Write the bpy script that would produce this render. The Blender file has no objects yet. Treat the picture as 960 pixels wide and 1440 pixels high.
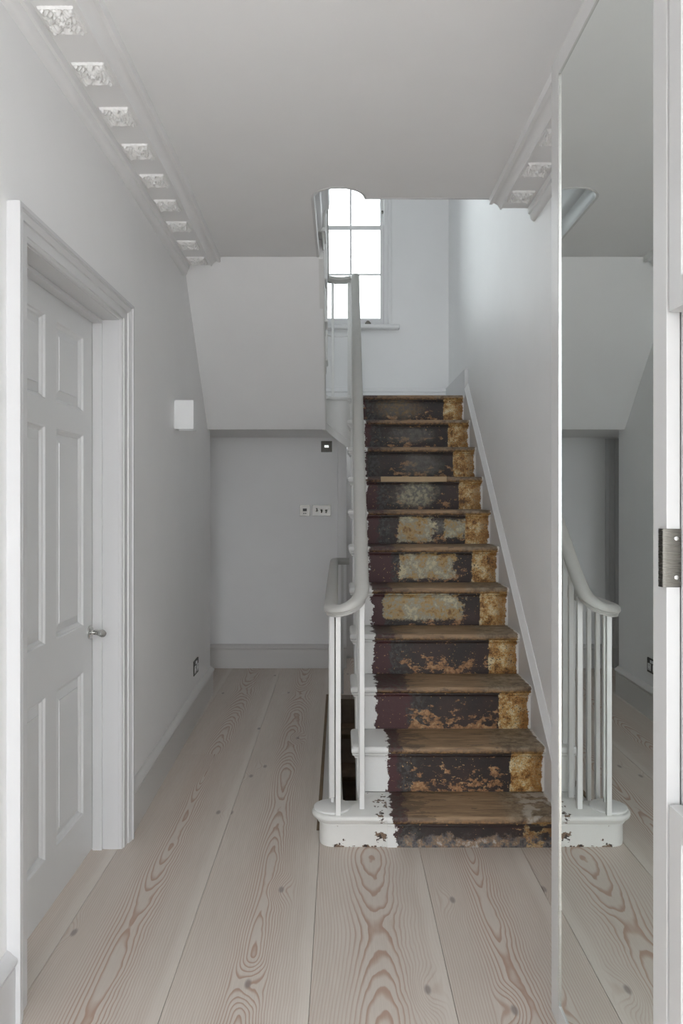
import bpy, bmesh, math, random
from mathutils import Vector
random.seed(7)
sc = bpy.context.scene
COL = sc.collection
PI = math.pi

# ------------------------------------------------------------------ camera, sky, exposure
F = 1100.0                                # focal length in pixels of a 960x1440 frame
EYE = 1.325
cam_d = bpy.data.cameras.new('camera'); cam = bpy.data.objects.new('camera', cam_d); COL.objects.link(cam)
cam.location = (0, 0, EYE); cam.rotation_euler = (PI/2, 0, 0)
cam_d.sensor_fit = 'HORIZONTAL'; cam_d.sensor_width = 36.0; cam_d.lens = 36.0*F/960.0
cam_d.shift_x = 2/960; cam_d.shift_y = -18/960
cam_d.clip_start = 0.02; cam_d.clip_end = 200
sc.camera = cam
sc.view_settings.view_transform = 'Standard'; sc.view_settings.look = 'None'
sc.view_settings.gamma = 1.0; sc.view_settings.use_curve_mapping = False
sc.view_settings.exposure = 1.08
sc.cycles.use_denoising = True
sc.cycles.max_bounces = 14; sc.cycles.diffuse_bounces = 9; sc.cycles.glossy_bounces = 6
sc.cycles.transparent_max_bounces = 12

w = bpy.data.worlds.new('overcast_sky'); sc.world = w; w.use_nodes = True
bgn = w.node_tree.nodes['Background']
bgn.inputs['Color'].default_value = (0.92, 0.96, 1.0, 1); bgn.inputs['Strength'].default_value = 4.1

def portal(name, loc, rot, sx, sy):
    l = bpy.data.lights.new(name, 'AREA'); l.shape = 'RECTANGLE'; l.size = sx; l.size_y = sy
    l.cycles.is_portal = True
    o = bpy.data.objects.new(name, l); COL.objects.link(o); o.location = loc; o.rotation_euler = rot
portal('daylight_portal', (-0.035, 6.36, 3.5), (-PI/2, 0, 0), 0.95, 1.7)     # landing window
portal('daylight_portal', (0.0, -2.96, 1.20), (PI/2, 0, 0), 1.20, 2.4)       # open front doorway
portal('daylight_portal', (-1.10, -1.45, 1.15), (PI/2, 0, -PI/2), 1.3, 2.3)    # unseen opening in the left wall, added for side light
portal('daylight_portal', (1.10, -1.70, 1.15), (PI/2, 0, PI/2), 1.4, 2.3)      # unseen opening in the right wall, added to light the left side
portal('daylight_portal', (0.0, 1.62, 4.25), (PI/2, 0, 0), 0.6, 0.9)          # unseen upper front opening, added to brighten the landing wall

# ------------------------------------------------------------------ helpers
def srgb(r, g, b):
    f = lambda c: (c/255/12.92) if c/255 <= 0.04045 else ((c/255+0.055)/1.055)**2.4
    return (f(r), f(g), f(b), 1)

ORG = {}
def wpos(o): return ORG.get(o.name, Vector((0, 0, 0)))

def obj(name, bm, mat, parent=None, smooth=False, bevel=0.0, seg=2, org=None):
    """one mesh object from a bmesh in world coordinates"""
    bmesh.ops.recalc_face_normals(bm, faces=bm.faces[:])
    cs = [v.co for v in bm.verts]
    lo = Vector([min(c[i] for c in cs) for i in range(3)]); hi = Vector([max(c[i] for c in cs) for i in range(3)])
    c = org if org is not None else ((lo+hi)/2 if parent else Vector(((lo.x+hi.x)/2, (lo.y+hi.y)/2, lo.z)))
    for v in bm.verts: v.co -= c
    me = bpy.data.meshes.new(name); bm.to_mesh(me); bm.free()
    if smooth:
        for p in me.polygons: p.use_smooth = True
    o = bpy.data.objects.new(name, me); COL.objects.link(o)
    if mat: me.materials.append(mat)
    if parent:
        o.parent = parent; o.location = c - wpos(parent)
    else:
        o.location = c
    ORG[o.name] = Vector(c)
    if bevel:
        m = o.modifiers.new('bevel', 'BEVEL'); m.width = bevel; m.segments = seg; m.limit_method = 'ANGLE'; m.angle_limit = math.radians(40)
        m.harden_normals = True
        for p in me.polygons: p.use_smooth = True
    elif smooth:
        sm(o)
    return o

def sm(o, ang=35):
    me = o.data
    bm = bmesh.new(); bm.from_mesh(me)
    for e in bm.edges:
        if len(e.link_faces) == 2 and e.calc_face_angle(0) > math.radians(ang): e.smooth = False
    bm.to_mesh(me); bm.free()

def thing(name, loc, label=None, cat=None, group=None, kind=None):
    o = bpy.data.objects.new(name, None); COL.objects.link(o); o.location = loc; o.empty_display_size = 0.1
    ORG[o.name] = Vector(loc)
    tag(o, label, cat, group, kind); return o

def tag(o, label=None, cat=None, group=None, kind=None):
    if label: o['label'] = label
    if cat: o['category'] = cat
    if group: o['group'] = group
    if kind: o['kind'] = kind
    return o

def struct(o, label=None):
    o['kind'] = 'structure'
    if label: o['label'] = label
    return o

def copy_of(src, name, loc, parent):
    o = src.copy(); COL.objects.link(o); o.name = name; o.parent = parent
    o.location = Vector(loc) - (wpos(parent) if parent else Vector((0, 0, 0)))
    ORG[o.name] = Vector(loc); return o

def add_box(bm, x0, x1, y0, y1, z0, z1):
    vs = [bm.verts.new(p) for p in ((x0,y0,z0),(x1,y0,z0),(x1,y1,z0),(x0,y1,z0),(x0,y0,z1),(x1,y0,z1),(x1,y1,z1),(x0,y1,z1))]
    for f in ((0,3,2,1),(4,5,6,7),(0,1,5,4),(1,2,6,5),(2,3,7,6),(3,0,4,7)): bm.faces.new([vs[i] for i in f])
    return vs

def box(name, x0, x1, y0, y1, z0, z1, mat, parent=None, bevel=0.0, seg=2):
    bm = bmesh.new(); add_box(bm, x0, x1, y0, y1, z0, z1)
    return obj(name, bm, mat, parent, bevel=bevel, seg=seg)

def add_prism(bm, pts, axis, a0, a1):
    """polygon pts extruded along an axis; pts in the two other axes, in order"""
    def mk(p, a):
        return {'x': (a, p[0], p[1]), 'y': (p[0], a, p[1]), 'z': (p[0], p[1], a)}[axis]
    A = [bm.verts.new(mk(p, a0)) for p in pts]; B = [bm.verts.new(mk(p, a1)) for p in pts]
    n = len(pts)
    bm.faces.new(A); bm.faces.new(B[::-1])
    for i in range(n): bm.faces.new((A[i], A[(i+1) % n], B[(i+1) % n], B[i]))

def prism(name, pts, axis, a0, a1, mat, parent=None, bevel=0.0, smooth=False):
    bm = bmesh.new(); add_prism(bm, pts, axis, a0, a1)
    return obj(name, bm, mat, parent, bevel=bevel, smooth=smooth)

def add_sweep(bm, path, prof, closed=True, cap=True, level=False, mitre=True):
    """profile (a: to the left of travel, b: up) swept along 3D points"""
    path = [Vector(p) for p in path]; n = len(path); rings = []
    for i, p in enumerate(path):
        d0 = (path[i]-path[i-1]).normalized() if i > 0 else None
        d1 = (path[i+1]-path[i]).normalized() if i < n-1 else None
        if d0 is None: d0 = d1
        if d1 is None: d1 = d0
        t = (d0+d1).normalized()
        h = Vector((t.x, t.y, 0))
        left = Vector((-h.y, h.x, 0)).normalized()
        up = Vector((0, 0, 1)) if level else t.cross(left)
        if up.z < 0: up = -up
        k = 1.0
        if mitre:
            c = max(0.3, t.dot(d1)); k = 1.0/c
        rings.append([bm.verts.new(p + left*(a*k) + up*b) for a, b in prof])
    m = len(prof)
    for i in range(n-1):
        for j in range(m if closed else m-1):
            bm.faces.new((rings[i][j], rings[i][(j+1) % m], rings[i+1][(j+1) % m], rings[i+1][j]))
    if cap and closed:
        bm.faces.new(rings[0]); bm.faces.new(rings[-1][::-1])

def sweep(name, path, prof, mat, parent=None, level=False, smooth=False, mitre=True):
    bm = bmesh.new(); add_sweep(bm, path, prof, level=level, mitre=mitre)
    return obj(name, bm, mat, parent, smooth=smooth)

def add_lathe(bm, base, axis, prof, seg=20):
    """profile (r, h) turned around an axis through base"""
    ax = Vector(axis).normalized(); base = Vector(base)
    u = ax.cross(Vector((0, 0, 1)))
    if u.length < 0.1: u = ax.cross(Vector((1, 0, 0)))
    u.normalize(); v = ax.cross(u)
    rings = []
    for r, h in prof:
        rings.append([bm.verts.new(base + ax*h + (u*math.cos(2*PI*k/seg)+v*math.sin(2*PI*k/seg))*max(r, 1e-5)) for k in range(seg)])
    for i in range(len(rings)-1):
        for k in range(seg):
            bm.faces.new((rings[i][k], rings[i][(k+1) % seg], rings[i+1][(k+1) % seg], rings[i+1][k]))
    bm.faces.new(rings[0]); bm.faces.new(rings[-1][::-1])

def lathe(name, base, axis, prof, mat, parent, seg=20):
    bm = bmesh.new(); add_lathe(bm, base, axis, prof, seg)
    return obj(name, bm, mat, parent, smooth=True)

# ------------------------------------------------------------------ materials
class NT:
    def __init__(s, name):
        s.m = bpy.data.materials.new(name); s.m.use_nodes = True; s.t = s.m.node_tree
        s.b = s.t.nodes['Principled BSDF']; s.L = s.t.links
    def nd(s, k): return s.t.nodes.new(k)
    def put(s, v, sock):
        if hasattr(v, 'is_output'): s.L.new(v, sock)
        else: sock.default_value = v
    def math(s, op, a, b=0.0, c=None, clamp=False):
        n = s.nd('ShaderNodeMath'); n.operation = op; n.use_clamp = clamp
        s.put(a, n.inputs[0]); s.put(b, n.inputs[1])
        if c is not None: s.put(c, n.inputs[2])
        return n.outputs[0]
    def add(s, a, b): return s.math('ADD', a, b)
    def sub(s, a, b): return s.math('SUBTRACT', a, b)
    def mul(s, a, b): return s.math('MULTIPLY', a, b)
    def step(s, v, lo, hi, a=0.0, b=1.0):
        n = s.nd('ShaderNodeMapRange'); n.interpolation_type = 'SMOOTHSTEP'
        s.put(v, n.inputs['Value'])
        n.inputs['From Min'].default_value = lo; n.inputs['From Max'].default_value = hi
        n.inputs['To Min'].default_value = a; n.inputs['To Max'].default_value = b
        return n.outputs['Result']
    def noise(s, vec, scale, detail=4, rough=0.55, dist=0.0):
        n = s.nd('ShaderNodeTexNoise'); s.put(vec, n.inputs['Vector']); n.inputs['Scale'].default_value = scale
        n.inputs['Detail'].default_value = detail; n.inputs['Roughness'].default_value = rough; n.inputs['Distortion'].default_value = dist
        return n.outputs['Fac']
    def mix(s, f, a, b):
        n = s.nd('ShaderNodeMix'); n.data_type = 'RGBA'; s.put(f, n.inputs[0]); s.put(a, n.inputs[6]); s.put(b, n.inputs[7])
        return n.outputs[2]
    def ramp(s, f, stops):
        n = s.nd('ShaderNodeValToRGB'); e = n.color_ramp.elements
        e[0].position, e[0].color = stops[0]; e[1].position, e[1].color = stops[-1]
        for p, c in stops[1:-1]:
            q = e.new(p); q.color = c
        s.put(f, n.inputs[0]); return n.outputs['Color']
    def pos(s):
        return s.nd('ShaderNodeNewGeometry').outputs['Position']
    def objco(s): return s.nd('ShaderNodeTexCoord').outputs['Object']
    def xyz(s, v):
        n = s.nd('ShaderNodeSeparateXYZ'); s.put(v, n.inputs[0]); return n.outputs
    def comb(s, x, y, z):
        n = s.nd('ShaderNodeCombineXYZ'); s.put(x, n.inputs[0]); s.put(y, n.inputs[1]); s.put(z, n.inputs[2]); return n.outputs[0]
    def vmul(s, v, k):
        n = s.nd('ShaderNodeVectorMath'); n.operation = 'MULTIPLY'; s.put(v, n.inputs[0]); n.inputs[1].default_value = k; return n.outputs[0]
    def vadd(s, v, k):
        n = s.nd('ShaderNodeVectorMath'); n.operation = 'ADD'; s.put(v, n.inputs[0]); s.put(k, n.inputs[1]); return n.outputs[0]
    def bump(s, h, strength=0.2, dist=0.002):
        n = s.nd('ShaderNodeBump'); n.inputs['Strength'].default_value = strength; n.inputs['Distance'].default_value = dist
        s.put(h, n.inputs['Height']); s.L.new(n.outputs[0], s.b.inputs['Normal'])
    def done(s, col=None, rough=0.5, metal=0.0):
        if col is not None: s.put(col, s.b.inputs['Base Color'])
        s.put(rough, s.b.inputs['Roughness']); s.b.inputs['Metallic'].default_value = metal
        return s.m

def paint(name, col, rough=0.6, var=0.03, scale=3.0, bump=0.03):
    n = NT(name); p = n.pos()
    f = n.noise(p, scale, 3)
    c2 = tuple(c*(1-var*2) for c in col[:3])+(1,)
    n.bump(n.noise(p, 60, 3), bump, 0.002)
    return n.done(n.mix(f, col, c2), rough)

def metal(name, col, rough):
    n = NT(name); p = n.objco()
    f = n.noise(n.vmul(p, (4, 4, 300)), 1.0, 2)
    return n.done(col, n.step(f, 0.3, 0.7, rough*0.8, rough*1.2), 1.0)

M = {}
M['wall'] = paint('wall_paint', (0.87, 0.87, 0.87, 1), 0.62)
M['wall_sheen'] = paint('stairwell_wall_paint', (0.88, 0.88, 0.88, 1), 0.52, bump=0.02)
M['wall_sheen'].node_tree.nodes['Principled BSDF'].inputs['Specular IOR Level'].default_value = 0.35
M['ceiling'] = paint('ceiling_paint', (0.87, 0.87, 0.87, 1), 0.8)
M['plaster'] = paint('plaster_paint', (0.87, 0.87, 0.87, 1), 0.7, bump=0.05)
M['rosette'] = paint('rosette_plaster', (0.90, 0.90, 0.89, 1), 0.6)
M['window'] = paint('window_gloss_white', (0.80, 0.80, 0.80, 1), 0.35, bump=0.02)
M['trim'] = paint('trim_gloss_white', (0.66, 0.66, 0.665, 1), 0.35, bump=0.02)
M['skirt'] = paint('skirting_grey_paint', (0.64, 0.63, 0.615, 1), 0.4, bump=0.02)
M['door'] = paint('door_paint', (0.70, 0.705, 0.705, 1), 0.4, bump=0.02)
M['white'] = paint('white_stair_paint', (0.76, 0.76, 0.745, 1), 0.4, var=0.05, scale=9, bump=0.06)
M['rail'] = paint('handrail_drab_paint', (0.47, 0.465, 0.44, 1), 0.38, var=0.05, scale=8)
M['joinery'] = paint('joinery_lacquer', (0.52, 0.52, 0.515, 1), 0.35, bump=0.0)
M['lamp'] = paint('lamp_white_lacquer', (0.86, 0.87, 0.87, 1), 0.4, bump=0.0)
M['steel'] = metal('brushed_steel', (0.085, 0.08, 0.07, 1), 0.28)
M['chrome'] = metal('satin_chrome', (0.62, 0.62, 0.60, 1), 0.22)
M['plate'] = metal('switch_plate_steel', (0.33, 0.32, 0.30, 1), 0.45)
M['plate_dark'] = metal('dark_bronze_plate', (0.10, 0.095, 0.085, 1), 0.45)
M['dark'] = paint('dark_slot', (0.03, 0.03, 0.03, 1), 0.6)
M['rawwood'] = paint('raw_edge_wood', (0.22, 0.15, 0.085, 1), 0.7, var=0.2, scale=20)
M['pine'] = paint('new_pine', (0.50, 0.36, 0.21, 1), 0.6, var=0.12, scale=30)
M['void'] = paint('basement_plaster', (0.42, 0.34, 0.26, 1), 0.9, var=0.4, scale=12)

def mirror_mat():
    n = NT('mirror_glass'); return n.done((0.80, 0.84, 0.825, 1), 0.005, 1.0)
M['mirror'] = mirror_mat()

def glass_mat():
    n = NT('window_glass'); t = n.t
    tr = n.nd('ShaderNodeBsdfTransparent'); gl = n.nd('ShaderNodeBsdfGlossy'); gl.inputs['Roughness'].default_value = 0.02
    tr.inputs['Color'].default_value = (0.95, 0.97, 0.96, 1)
    fr = n.nd('ShaderNodeFresnel'); fr.inputs['IOR'].default_value = 1.45
    mx = n.nd('ShaderNodeMixShader'); n.L.new(fr.outputs[0], mx.inputs[0]); n.L.new(tr.outputs[0], mx.inputs[1]); n.L.new(gl.outputs[0], mx.inputs[2])
    n.L.new(mx.outputs[0], t.nodes['Material Output'].inputs['Surface']); return n.m
M['glass'] = glass_mat()

def plank_mat():
    """lye-washed Douglas fir: growth rings of a log cut flat, one heart line per board"""
    n = NT('limewashed_fir'); p = n.objco(); o = n.xyz(p)
    rnd = n.nd('ShaderNodeObjectInfo').outputs['Random']
    off = n.mul(rnd, 37.0)
    y = n.add(o['Y'], off)
    low = n.noise(n.comb(off, n.mul(y, 0.45), 0.0), 1.0, 1)            # heart wander along the board
    low2 = n.noise(n.comb(n.add(off, 9.0), n.mul(y, 0.55), 4.0), 1.0, 2, 0.4)
    wig = n.noise(n.comb(n.mul(o['X'], 5.0), n.mul(y, 2.2), off), 1.6, 3, 0.5)
    fine = n.noise(n.comb(n.mul(o['X'], 30.0), n.mul(y, 3.0), off), 1.0, 2)
    u = n.add(n.add(o['X'], n.mul(n.sub(low, 0.5), 0.09)), n.mul(n.sub(wig, 0.5), 0.022))
    d = n.add(0.075, n.add(n.mul(n.sub(low2, 0.5), 0.42), n.mul(n.sub(wig, 0.5), 0.022)))
    r = n.math('SQRT', n.add(n.mul(u, u), n.mul(d, d)))
    # knots push the rings aside
    vo = n.nd('ShaderNodeTexVoronoi'); vo.voronoi_dimensions = '2D'; vo.inputs['Scale'].default_value = 1.0
    n.put(n.comb(n.mul(n.add(o['X'], off), 2.7), n.mul(y, 1.15), 0.0), vo.inputs['Vector'])
    kd = vo.outputs['Distance']
    kpull = n.step(kd, 0.0, 0.16, 1.0, 0.0)
    r = n.add(r, n.mul(kpull, 0.028))
    ph = n.math('FRACT', n.add(n.mul(r, 140.0), n.mul(fine, 0.35)))
    late = n.mul(n.step(ph, 0.45, 0.86), n.step(ph, 0.90, 1.0, 1.0, 0.0))
    centre = n.step(n.math('ABSOLUTE', u), 0.03, 0.11, 1.0, 0.40)
    fib = n.noise(n.comb(n.mul(o['X'], 420.0), n.mul(y, 8.0), off), 1.0, 2)
    patchy = n.noise(n.comb(n.mul(o['X'], 6.0), n.mul(y, 1.2), off), 1.0, 3)
    base = n.mix(patchy, srgb(218, 210, 201), srgb(198, 188, 178))
    base = n.mix(n.mul(n.step(fib, 0.35, 0.7), 0.22), base, srgb(182, 171, 161))
    base = n.mix(n.mul(n.step(rnd, 0.0, 1.0), 0.22), base, srgb(190, 178, 168))
    pale = n.step(n.add(o['X'], n.mul(n.sub(wig, 0.5), 0.03)), 0.140, 0.175)                                 # sapwood along one edge
    base = n.mix(n.mul(pale, 0.40), base, srgb(222, 215, 206))
    lf = n.mul(n.mul(late, centre), n.sub(1.0, n.mul(pale, 0.7)))
    col = n.mix(n.mul(lf, 0.74), base, srgb(166, 130, 108))
    kn = n.step(kd, 0.012, 0.034, 1.0, 0.0)
    col = n.mix(n.mul(kn, 0.8), col, srgb(138, 127, 122))
    n.bump(n.sub(1.0, lf), 0.12, 0.001)
    return n.done(col, n.step(fib, 0.3, 0.7, 0.42, 0.55))
M['plank'] = plank_mat()

BLACKP, MAROON = srgb(45, 38, 36), srgb(72, 40, 42)
def stair_mat(i, z0, xw, xm, patches=(), tread=False, smudge=None, first=False, right=0.825, ochre=0.697):
    """old painted stair: worn wood, dark paint, ochre strips where a runner ended, white edges"""
    n = NT('old_stair_tread' if tread else 'old_stair_riser'); P = n.pos(); o = n.xyz(P)
    X, Y, Z = o['X'], o['Y'], o['Z']
    S = n.vadd(P, (i*3.1, i*1.7, i*2.3))
    e = n.add(n.mul(n.sub(n.noise(S, 22, 5, 0.65), 0.5), 0.07), n.mul(n.sub(n.noise(S, 120, 3), 0.5), 0.025))
    Xe = n.add(X, e)
    sp = n.noise(S, 170, 3, 0.6); sp2 = n.noise(S, 60, 5, 0.6)
    streak = n.noise(n.vmul(S, (7, 60, 60)), 1.0, 4, 0.6)
    if tread:
        wood = n.ramp(streak, [(0.30, srgb(110, 90, 68)), (0.5, srgb(145, 119, 91)), (0.68, srgb(165, 139, 109))])
        col = wood
        gm = n.mul(n.step(Xe, 0.60, 0.68), 0.75)
        grey = n.ramp(n.noise(S, 26, 6, 0.7), [(0.36, srgb(70, 58, 48)), (0.5, srgb(128, 114, 94)), (0.66, srgb(160, 150, 132))])
        col = n.mix(gm, col, grey)
        dk = n.mul(n.step(n.add(n.noise(n.vmul(S, (14, 30, 30)), 1.0, 5, 0.65), n.step(Xe, 0.22, 0.42, 0.22, 0.0)), 0.60, 0.66), 0.5)
        col = n.mix(dk, col, srgb(62, 52, 46))
        mm = n.step(n.add(X, n.mul(e, 1.6)), xm-0.006, xm+0.006, 1.0, 0.0)
        col = n.mix(n.mul(mm, 0.92), col, n.mix(n.step(sp2, 0.4, 0.6), MAROON, srgb(72, 66, 62)))
        # worn front edge
        ez = n.mul(n.step(Z, z0-0.030, z0-0.004, 1.0, 0.0), 0.7)
        col = n.mix(ez, col, n.mix(n.step(sp2, 0.42, 0.58), srgb(58, 44, 36), srgb(150, 112, 70)))
        oc = n.mul(n.mul(n.step(Xe, ochre, ochre+0.006), n.step(Z, z0-0.03, z0-0.012, 1.0, 0.0)), 0.9)
        col = n.mix(oc, col, n.ramp(sp2, [(0.35, srgb(120, 82, 36)), (0.6, srgb(190, 150, 88))]))
        if first:
            pl = n.mul(n.step(Xe, 0.69, 0.72), n.step(n.noise(S, 14, 4), 0.46, 0.54))
            col = n.mix(n.mul(pl, 0.8), col, srgb(186, 180, 170))
    else:
        v = n.math('DIVIDE', n.sub(Z, z0), 0.19)
        base = n.mix(n.step(n.add(X, n.mul(e, 1.3)), xm-0.01, xm+0.01), MAROON, n.mix(n.step(n.noise(S, 9, 4), 0.4, 0.62), BLACKP, srgb(56, 42, 39)))
        base = n.mix(n.mul(n.step(n.add(X, e), xm+0.03, xm+0.12, 1.0, 0.0), n.mul(n.step(Xe, xm-0.01, xm+0.01), n.step(sp2, 0.45, 0.6))), base, srgb(72, 70, 68))
        low = n.mul(n.step(v, 0.10, 0.85, 1.0, 0.0), n.mul(n.step(X, 0.24, 0.34), n.step(X, 0.60, 0.70, 1.0, 0.55)))
        chip = n.add(n.noise(n.vmul(S, (15, 15, 26)), 1.0, 9, 0.72), n.mul(low, 0.155 if i <= 4 else 0.11))
        cm = n.step(chip, 0.635, 0.655)
        cc = n.ramp(sp2, [(0.34, srgb(92, 66, 44)), (0.48, srgb(150, 112, 74)), (0.56, srgb(166, 124, 88)), (0.68, srgb(186, 156, 112))])
        col = n.mix(n.mul(cm, 0.95), base, cc)
        flk = n.step(n.noise(S, 95, 2), 0.69, 0.71)
        col = n.mix(flk, col, srgb(178, 146, 98))
        if smudge:
            cx, cz, rx, rz, strength, c1 = smudge
            dx = n.math('DIVIDE', n.sub(X, cx), rx); dz = n.math('DIVIDE', n.sub(v, cz), rz)
            dd = n.add(n.math('SQRT', n.add(n.mul(dx, dx), n.mul(dz, dz))), n.mul(n.sub(n.noise(S, 18, 6, 0.7), 0.5), 1.5))
            col = n.mix(n.mul(n.step(dd, 0.45, 1.15, 1.0, 0.0), strength), col, n.mix(n.step(sp2, 0.35, 0.65), c1, srgb(96, 94, 88)))
        for (x0, x1, v0, v1) in patches:
            ve = n.add(v, n.mul(e, 4.5))
            mk = n.mul(n.mul(n.step(Xe, x0-0.004, x0+0.004), n.step(n.add(X, n.mul(e, 3.0)), x1-0.012, x1+0.012, 1.0, 0.0)), n.mul(n.step(ve, v0-0.03, v0+0.05), n.step(ve, v1-0.03, v1+0.03, 1.0, 0.0)))
            pc = n.ramp(n.add(n.mul(n.noise(S, 14, 9, 0.75), 0.75), n.mul(sp2, 0.25)), [(0.38, srgb(118, 86, 50)), (0.45, srgb(176, 146, 92)), (0.51, srgb(150, 148, 134)), (0.58, srgb(196, 186, 152))])
            pc = n.mix(n.step(sp, 0.63, 0.70), pc, srgb(96, 80, 56))
            col = n.mix(n.mul(mk, 0.95), col, pc)
        if first:
            g = n.step(n.add(v, n.mul(e, 9.0)), 0.48, 0.60, 1.0, 0.0)
            col = n.mix(n.mul(g, 0.9), col, n.ramp(n.noise(S, 30, 6, 0.7), [(0.38, srgb(58, 55, 56)), (0.47, srgb(104, 102, 102)), (0.55, srgb(142, 116, 90)), (0.64, srgb(178, 174, 168))]))
        om = n.step(n.add(X, n.mul(e, 0.35)), ochre-0.003, ochre+0.003)
        oc = n.ramp(n.add(n.mul(n.noise(S, 22, 8, 0.75), 0.72), n.mul(sp, 0.28)), [(0.40, srgb(84, 58, 30)), (0.46, srgb(164, 116, 58)), (0.51, srgb(196, 160, 100)), (0.56, srgb(218, 204, 166))])
        oc = n.mix(n.mul(n.step(Xe, right-0.055, right-0.02), 0.7), oc, srgb(136, 94, 42))
        oc = n.mix(n.step(sp, 0.58, 0.62), oc, srgb(66, 48, 30))
        if first: om = n.mul(n.mul(om, n.step(n.noise(S, 30, 5), 0.45, 0.55)), 0.6)
        col = n.mix(om, col, oc)
    rw = n.step(n.add(X, n.mul(e, 0.5)), right-0.002, right+0.002)
    col = n.mix(rw, col, srgb(214, 212, 208))
    lw = n.step(n.add(X, n.mul(e, 1.15)), xw-0.003, xw+0.003, 1.0, 0.0)
    col = n.mix(lw, col, (0.76, 0.76, 0.745, 1))
    n.bump(n.add(sp2, n.mul(n.noise(S, 30, 4), 0.8)), 0.35, 0.002)
    return n.done(col, 0.55)

# ------------------------------------------------------------------ floor
G, R = 0.2315, 0.19
def Dn(k): return (12.74+k-1)*G                 # nosing line of tread k
def Zn(k): return 2.026-R*(11-k)                # top of tread k
XL, XR = 0.046, 0.838                            # stair from open end to wall string
floor = struct(thing('floor', (0, 0, 0)), 'pale limewashed wide fir plank floor of the hall')
def plank(x0, x1, y0, y1):
    g = 0.0005
    box('floor_plank', x0+g, x1-g, y0+g, y1-g, -0.032, 0.0, M['plank'], floor, bevel=0.0008, seg=1)
xs = [-1.60, -1.22, -0.84, -0.46, -0.08]
plank(-1.6, -1.22, 1.9, 6.6); plank(-1.22, -0.84, -3.0, 6.6)
plank(-0.84, -0.46, -3.0, 4.07); plank(-0.84, -0.46, 4.07, 6.6)
plank(-0.46, -0.08, -3.0, 6.6)
plank(-0.08, 0.30, -3.0, 3.13); plank(0.30, 0.687, -3.0, 3.13); plank(0.687, 1.06, -3.0, 3.13)
plank(-0.08, 0.30, 5.30, 6.6); plank(0.30, 0.687, 5.30, 6.6); plank(0.687, 1.06, 5.30, 6.6)
box('floor_edging', -0.094, -0.079, 3.13, 5.30, -0.03, 0.003, M['rawwood'], floor)
sub = bmesh.new(); add_box(sub, -1.7, -0.10, -3.0, 6.7, -0.12, -0.034); add_box(sub, -0.10, 1.1, -3.0, 3.12, -0.12, -0.034); add_box(sub, -0.10, 1.1, 5.31, 6.7, -0.12, -0.034)
obj('subfloor', sub, M['rawwood'], floor)
box('ground', -25, 25, -30, -3.15, -0.5, -0.2, paint('pavement_stone', (0.74, 0.73, 0.72, 1), 0.9), None)
struct(bpy.data.objects['ground'], 'stone pavement outside the open front doorway')

# ------------------------------------------------------------------ walls
def XW(y): return -0.838 - (max(0.0, y-3.03))*0.0205       # left wall leans off a little past the door
DO0, DO1, DOH = 2.065, 2.962, 2.005                         # door opening in the left wall
wl = struct(thing('wall_left', (-0.9, 2.0, 0)), 'smooth grey painted left wall of the hall with the panelled door')
def wall_seg(y0, y1, z0, z1, parent):
    prism('wall_panel', [(XW(y0), y0), (XW(y1), y1), (XW(y1)-0.22, y1), (XW(y0)-0.22, y0)], 'z', z0, z1, M['wall'], parent)
wall_seg(-3.0, -2.10, 0, 2.97, wl); wall_seg(-2.10, -0.80, 2.3, 2.97, wl); wall_seg(-0.80, DO0, 0, 2.97, wl); wall_seg(DO0, DO1, DOH, 2.97, wl)  # gap behind the camera is an opening added for side light
prism('wall_panel', [(XW(DO1), DO1), (XW(3.05), 3.05), (XW(5.33), 5.33), (-1.15, 5.33), (-1.15, DO1)], 'z', 0, 2.97, M['wall'], wl)
wr = struct(thing('wall_right', (0.95, 3.0, 0)), 'smooth pale wall rising beside the staircase')
for a in ((-3.0, -2.40, -2.4, 5.4), (-2.40, -1.00, 2.3, 5.4), (-1.00, 6.5, -2.4, 5.4)):  # middle span stays open below, an added gap lighting the left wall
    box('wall_panel', 0.86, 1.06, a[0], a[1], a[2], a[3], M['wall_sheen'], wr)
wb = struct(thing('wall_back', (-0.5, 6.2, 0)), 'grey back wall of the recess under the landing')
prism('wall_panel', [(-1.6, 6.15), (-0.02, 6.15), (-0.016, 6.142), (0.05, 6.142), (0.05, 6.60), (-1.6, 6.60)], 'z', 0, 1.87, M['wall'], wb)
box('recess_panel', 0.05, 0.86, 6.52, 6.60, 0, 1.87, M['skirt'], wb)
struct(box('wall_recess', -1.62, -1.42, 5.1, 6.6, 0, 1.99, M['wall']), 'end wall of the recess beyond the hall corner')
struct(box('wall_recess_side', -1.62, -1.12, 5.10, 5.33, 0, 2.975, M['wall']), 'side wall of the recess behind the hall corner')
struct(box('wall_landing_left', -1.62, -0.90, 5.33, 6.3, 1.992, 2.98, M['wall']), 'left wall of the half landing')
# wall above the landing with the sash window opening
WX0, WX1, WZ0, WZ1 = -0.46, 0.395, 2.70, 4.36
wn = struct(thing('wall_landing', (0, 6.25, 2.0)), 'white end wall above the half landing around the sash window')
for a in ((-1.62, WX0, 1.85, 5.4), (WX1, 0.86, 1.85, 5.4), (WX0, WX1, 1.85, WZ0), (WX0, WX1, WZ1, 5.4)):
    box('wall_panel', a[0], a[1], 6.20, 6.44, a[2], a[3], M['wall'], wn)
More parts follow.
